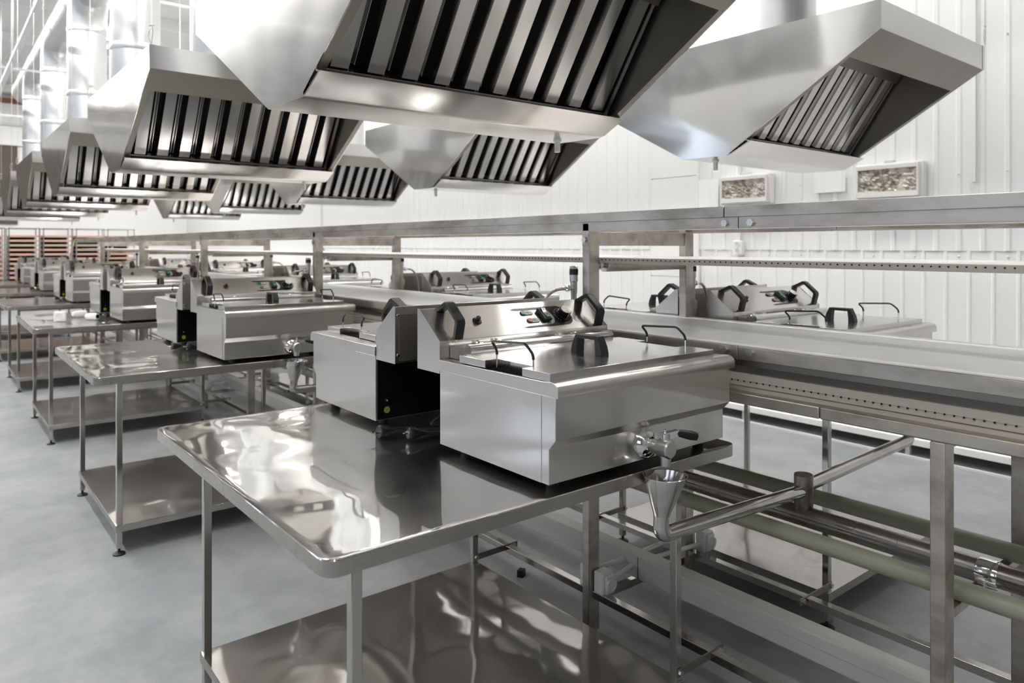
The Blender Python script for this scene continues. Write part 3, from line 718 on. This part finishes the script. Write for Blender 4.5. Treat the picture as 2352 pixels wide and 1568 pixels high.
def wire(x, y, label):
    o = MB().tube([(0,0,0), (-.014,0,.035), (-.010,0,.065), (0,0,.090), (.006,0,.065), (.004,0,.035), (0,0,0)], .0022, 6).build('hanging_wire', 'nickel', None)
    MB().cyl((0,0,.090), (0,0,ZC-2.388), .0020, 5).build('strand', 'nickel', o)
    MB().cyl((-.012,0,.086), (.014,0,.090), .003, 6).build('clip', 'nickel', o)
    o.location = (x, y, 2.388); return tag(o, label, 'wire', 'wires holding the hoods')
for x0, w, s, n, dx, dy in ((.80, 1.18, 'left row', 6, 0, 0), (2.81, 1.05, 'wall row', 5, -.04, -.01)):
    for k in range(n):
        for ix, sx in ((.012, 'left'), (w-.012, 'right')):
            for iy, sy in ((-.67, 'front'), (.985, 'rear')):
                wire(x0+ix+(dx if k else 0), HB[k]+iy+(dy if k else 0), 'thin steel wire at the %s %s corner of the %s hood, %s' % (sy, sx, ORD[k], s))
# ducts
def duct(x, y, label):
    t = thing('exhaust_duct', (x, y, 2.385), label, 'duct', 'round galvanised ducts above the hoods')
    MB().cyl((0,0,.002), (0,0,1.52), .195, 36).build('duct_pipe', 'galv', t, smooth=50)
    for z in (.032, .75, 1.46): MB().lathe([(.196, z-.03), (.200, z-.02), (.200, z+.02), (.196, z+.03)], (0,0,0), 36).build('collar', 'galv', t, smooth=50)
    el = MB().tube([(0, .0+.38-.38*math.cos(a), 1.52+.38*math.sin(a)) if False else (0, -.36+.36*math.cos(a), 1.52+.36*math.sin(a)) for a in [i*math.pi/10 for i in range(6)]], .197, 30)
    el.build('elbow', 'galv', t, smooth=20)
    return t
d0 = duct(1.39, HB[0]+.12, 'round galvanised duct rising from the foreground hood'); index_kids()
for k in range(1, 6): dup(d0, (1.39, HB[k]+.12, 2.385), 'round galvanised duct rising from the %s hood of the left row' % ORD[k])
for k in range(5): dup(d0, (3.335, HB[k]+.10, 2.385), 'round galvanised duct rising from the %s hood of the wall row' % ORD[k])
for x, s in ((1.39, 'left'), (3.335, 'wall-side')):
    o = MB().cyl((x, -1.5, 4.265), (x, 16, 4.265), .21, 36).build('main_duct', 'galv', None, smooth=50)
    tag(o, 'long horizontal galvanised main duct above the %s row of hoods' % s, 'duct', 'main ducts')
    mb = MB(); y = -1.2
    while y < 16: mb.lathe([(.211,-.02),(.216,-.01),(.216,.01),(.211,.02)], (x, y, 4.265), 36, 'y'); y += 1.2
    mb.build('seam_band', 'galv', o, smooth=50)

# cable tray and rods under the ceiling
o = MB().box((.80, -2, 3.76), (.86, 20, 3.80)).build('cable_tray', 'grey', None); tag(o, 'narrow grey cable tray running lengthwise above the left hoods', 'cable tray')
mb = MB()
for y in range(-1, 20, 2): mb.cyl((.83, y, 3.8), (.83, y, ZC), .004, 6)
mb.build('tray_hanger', 'nickel', o)
for i, y in enumerate((8.2, 12.6, 17.2)):
    o = MB().box((XL, y, 3.98), (XW-.03, y+.03, 4.01)).build('cross_rod', 'grey', None); tag(o, 'thin grey cross rod under the ceiling, %s from the front' % ORD[i], 'rod')
    mb = MB()
    for x in (-3, -.5, .3, 4.4): mb.cyl((x, y+.015, 4.0), (x, y+.015, ZC), .004, 6)
    mb.build('rod_hanger', 'nickel', o)

# ------------------------------------------------------------------ right wall fittings
def board(y0, y1, z0, z1, label):
    t = thing('distribution_board', (XW-.012, (y0+y1)/2, z0), label, 'electrical box', 'white electrical boxes on the wall')
    w = (y1-y0)/2; h = z1-z0; d = .10
    MB().box((-d+.03, -w-.02, -.012), (-.002, w+.02, h+.012)).build('back_box', 'white', t, bev=.004)
    mb = MB().box((-d, -w, 0), (-d+.03, w, h*.17)).box((-d, -w, h*.88), (-d+.03, w, h)).box((-d, -w, h*.17), (-d+.03, -w+.015, h*.88)).box((-d, w-.015, h*.17), (-d+.03, w, h*.88))
    mb.build('front_frame', 'white', t, bev=.003)
    # crumpled film over the window
    n, k = 26, 12; v = []; rnd = random.Random(int(y0*100))
    for i in range(n+1):
        for j in range(k+1):
            v.append((-d+.012+rnd.uniform(-.005, .005), -w+.014+(2*w-.028)*i/n, h*.165+h*.72*j/k))
    MB().mesh(v, [(i*(k+1)+j, (i+1)*(k+1)+j, (i+1)*(k+1)+j+1, i*(k+1)+j+1) for i in range(n) for j in range(k)]).build('film', 'film', t, smooth=0)
    MB().box((-.06, -.035, h+.012), (-.02, .035, h+.035)).build('cable_gland', 'grey', t, bev=.003)
    return t
board(2.275, 2.735, 1.82, 2.065, 'larger white electrical box with crumpled brown film in its window, on the right wall')
board(3.51, 3.98, 1.835, 2.07, 'smaller-looking white electrical box with crumpled film, left of the other on the wall')
def sheet_paper(y0, y1, z0, z1, label):
    n = 8; mb = MB(); P = []
    for i in range(n+1): P.append((XW-.027-.004*math.sin(i*1.3)**2, y0+(y1-y0)*i/n))
    mb.prism(P+[(x+.0008, y) for x, y in reversed(P)], 'z', z0, z1)
    tag(mb.build('paper_sheet', 'paper', None, smooth=0), label, 'paper', 'papers taped to the wall')
sheet_paper(4.06, 4.30, 1.80, 2.075, 'upright white paper sheet taped to the wall left of the electrical boxes')
sheet_paper(2.86, 3.12, 1.885, 2.06, 'wide white paper sheet taped to the wall between the two electrical boxes')
t = thing('wall_socket', (XW-.022, 3.83, 1.433), 'white double socket on a vertical conduit on the right wall', 'socket')
MB().box((-.045, -.05, -.065), (-.0, .05, .065)).build('housing', 'white', t, bev=.006)
mb = MB()
for z in (.03, -.03): mb.lathe([(.024, 0), (.024, -.004), (.020, -.004), (.018, 0)], (-.0455, 0, z), 20, 'x')
mb.build('socket_ring', 'white', t)
mb = MB()
for z in (.03, -.03): mb.lathe([(.017, 0), (.017, -.001), (.0001, -.001)], (-.0455, 0, z), 16, 'x')
mb.build('socket_well', 'grey', t)
MB().box((-.022, -.012, .065), (-.003, .012, 3.2)).build('conduit', 'white', t)
# low white platform along the right wall
t = thing('low_platform', (5.28, YB+.3, 0), 'long low white platform on short legs at the foot of the right wall', 'platform')
MB().box((0, 0, .078), (XW-5.28-.02, 17.2, .125)).build('deck', 'wall', t, bev=.004)
y = .4
while y < 17:
    MB().box((.03, y, 0), (.06, y+.03, .078)).build('leg', 'grey', t); y += 1.3
MB().box((-.04, 0, 0), (-.02, 17.2, .012)).build('floor_strip', 'wall', t)

# ------------------------------------------------------------------ tray racks at the far end
def rack(x, label, m_):
    t = thing('tray_rack', (x, 19.9, 0), label, 'rack', 'tall tray racks at the far end')
    for a in (0, .58):
        for b in (0, .72): MB().box((a, b, .10), (a+.022, b+.022, 1.86)).build('upright', 'steel_leg', t)
    MB().box((0, 0, .10), (.60, .742, .13)).box((0, 0, 1.84), (.60, .02, 1.86)).box((0, .72, 1.84), (.60, .74, 1.86)).build('frame_bar', 'steel_leg', t)
    for i in range(15):
        z = .18+i*.105
        MB().box((.028, .02, z), (.574, .72, z+.045)).build('tray', m_ if i % 4 else 'tray2', t)
    for a in (.02, .56):
        for b in (.02, .70): MB().lathe([(.045, -.015), (.05, -.01), (.05, .01), (.045, .015)], (a, b, .05), 14, 'x').build('castor', 'rubber', t)
    MB().box((.03, .725, .14), (.57, .735, 1.66)).build('back_net', 'gap_dark', t)
    return t
for i in range(6):
    rack(.09+i*.66, '%s tray rack full of copper-coloured trays from the left, at the far wall' % ['first', 'second', 'third', 'fourth', 'fifth', 'sixth'][i], 'tray')
# loose electrical parts on the third and fifth left tables
def plug_body(x, y, rz, label):
    t = thing('connector', (x, y, TZ+.028), label, 'connector', 'white connectors on the third table', rz)
    MB().lathe([(.012,-.06),(.020,-.05),(.026,-.02),(.027,.03),(.024,.05)], (0,0,0), 18, 'x').build('shell', 'white', t)
    MB().lathe([(.018,.051),(.018,.053)], (0,0,0), 16, 'x').build('mouth', 'opening_dark', t)
z0 = TZ
plug_body(1.02, 6.62, R(-50), 'white cylindrical connector lying on the third left worktable')
plug_body(.98, 6.95, R(20), 'white connector lying behind the other on the third left worktable')
def dsock(x, y, label):
    t = thing('loose_socket', (x, y, TZ), label, 'socket', None, R(-20))
    MB().box((-.04, -.02, 0), (.04, .03, .08)).build('housing', 'white', t, bev=.008)
    MB().lathe([(.03,0),(.03,.01),(.024,.01),(.022,.002),(.0001,.002)], (0, -.02, .04), 20, 'y').build('socket_ring', 'white', t)
dsock(.80, 6.62, 'loose white round socket standing on the third left worktable')
o = MB().tube([(.60+.12*math.cos(a*.5)*(.6+.03*a), 13.75+.12*math.sin(a*.5)*(.6+.03*a), TZ+.012+.006*a) for a in range(26)], .010, 8).build('cable_coil', 'white', None)
tag(o, 'loose coil of white cable on the farthest left worktable', 'cable')
o = MB().box((-.018, -.014, 0), (.018, .014, .03)).xf(Matrix.Translation((2.03, 2.46, 0)) @ Matrix.Rotation(.5, 4, 'Z')).build('cable_clip', 'rubber', None, bev=.002)
tag(o, 'small black plastic block lying on the floor beneath the conveyor', 'block')
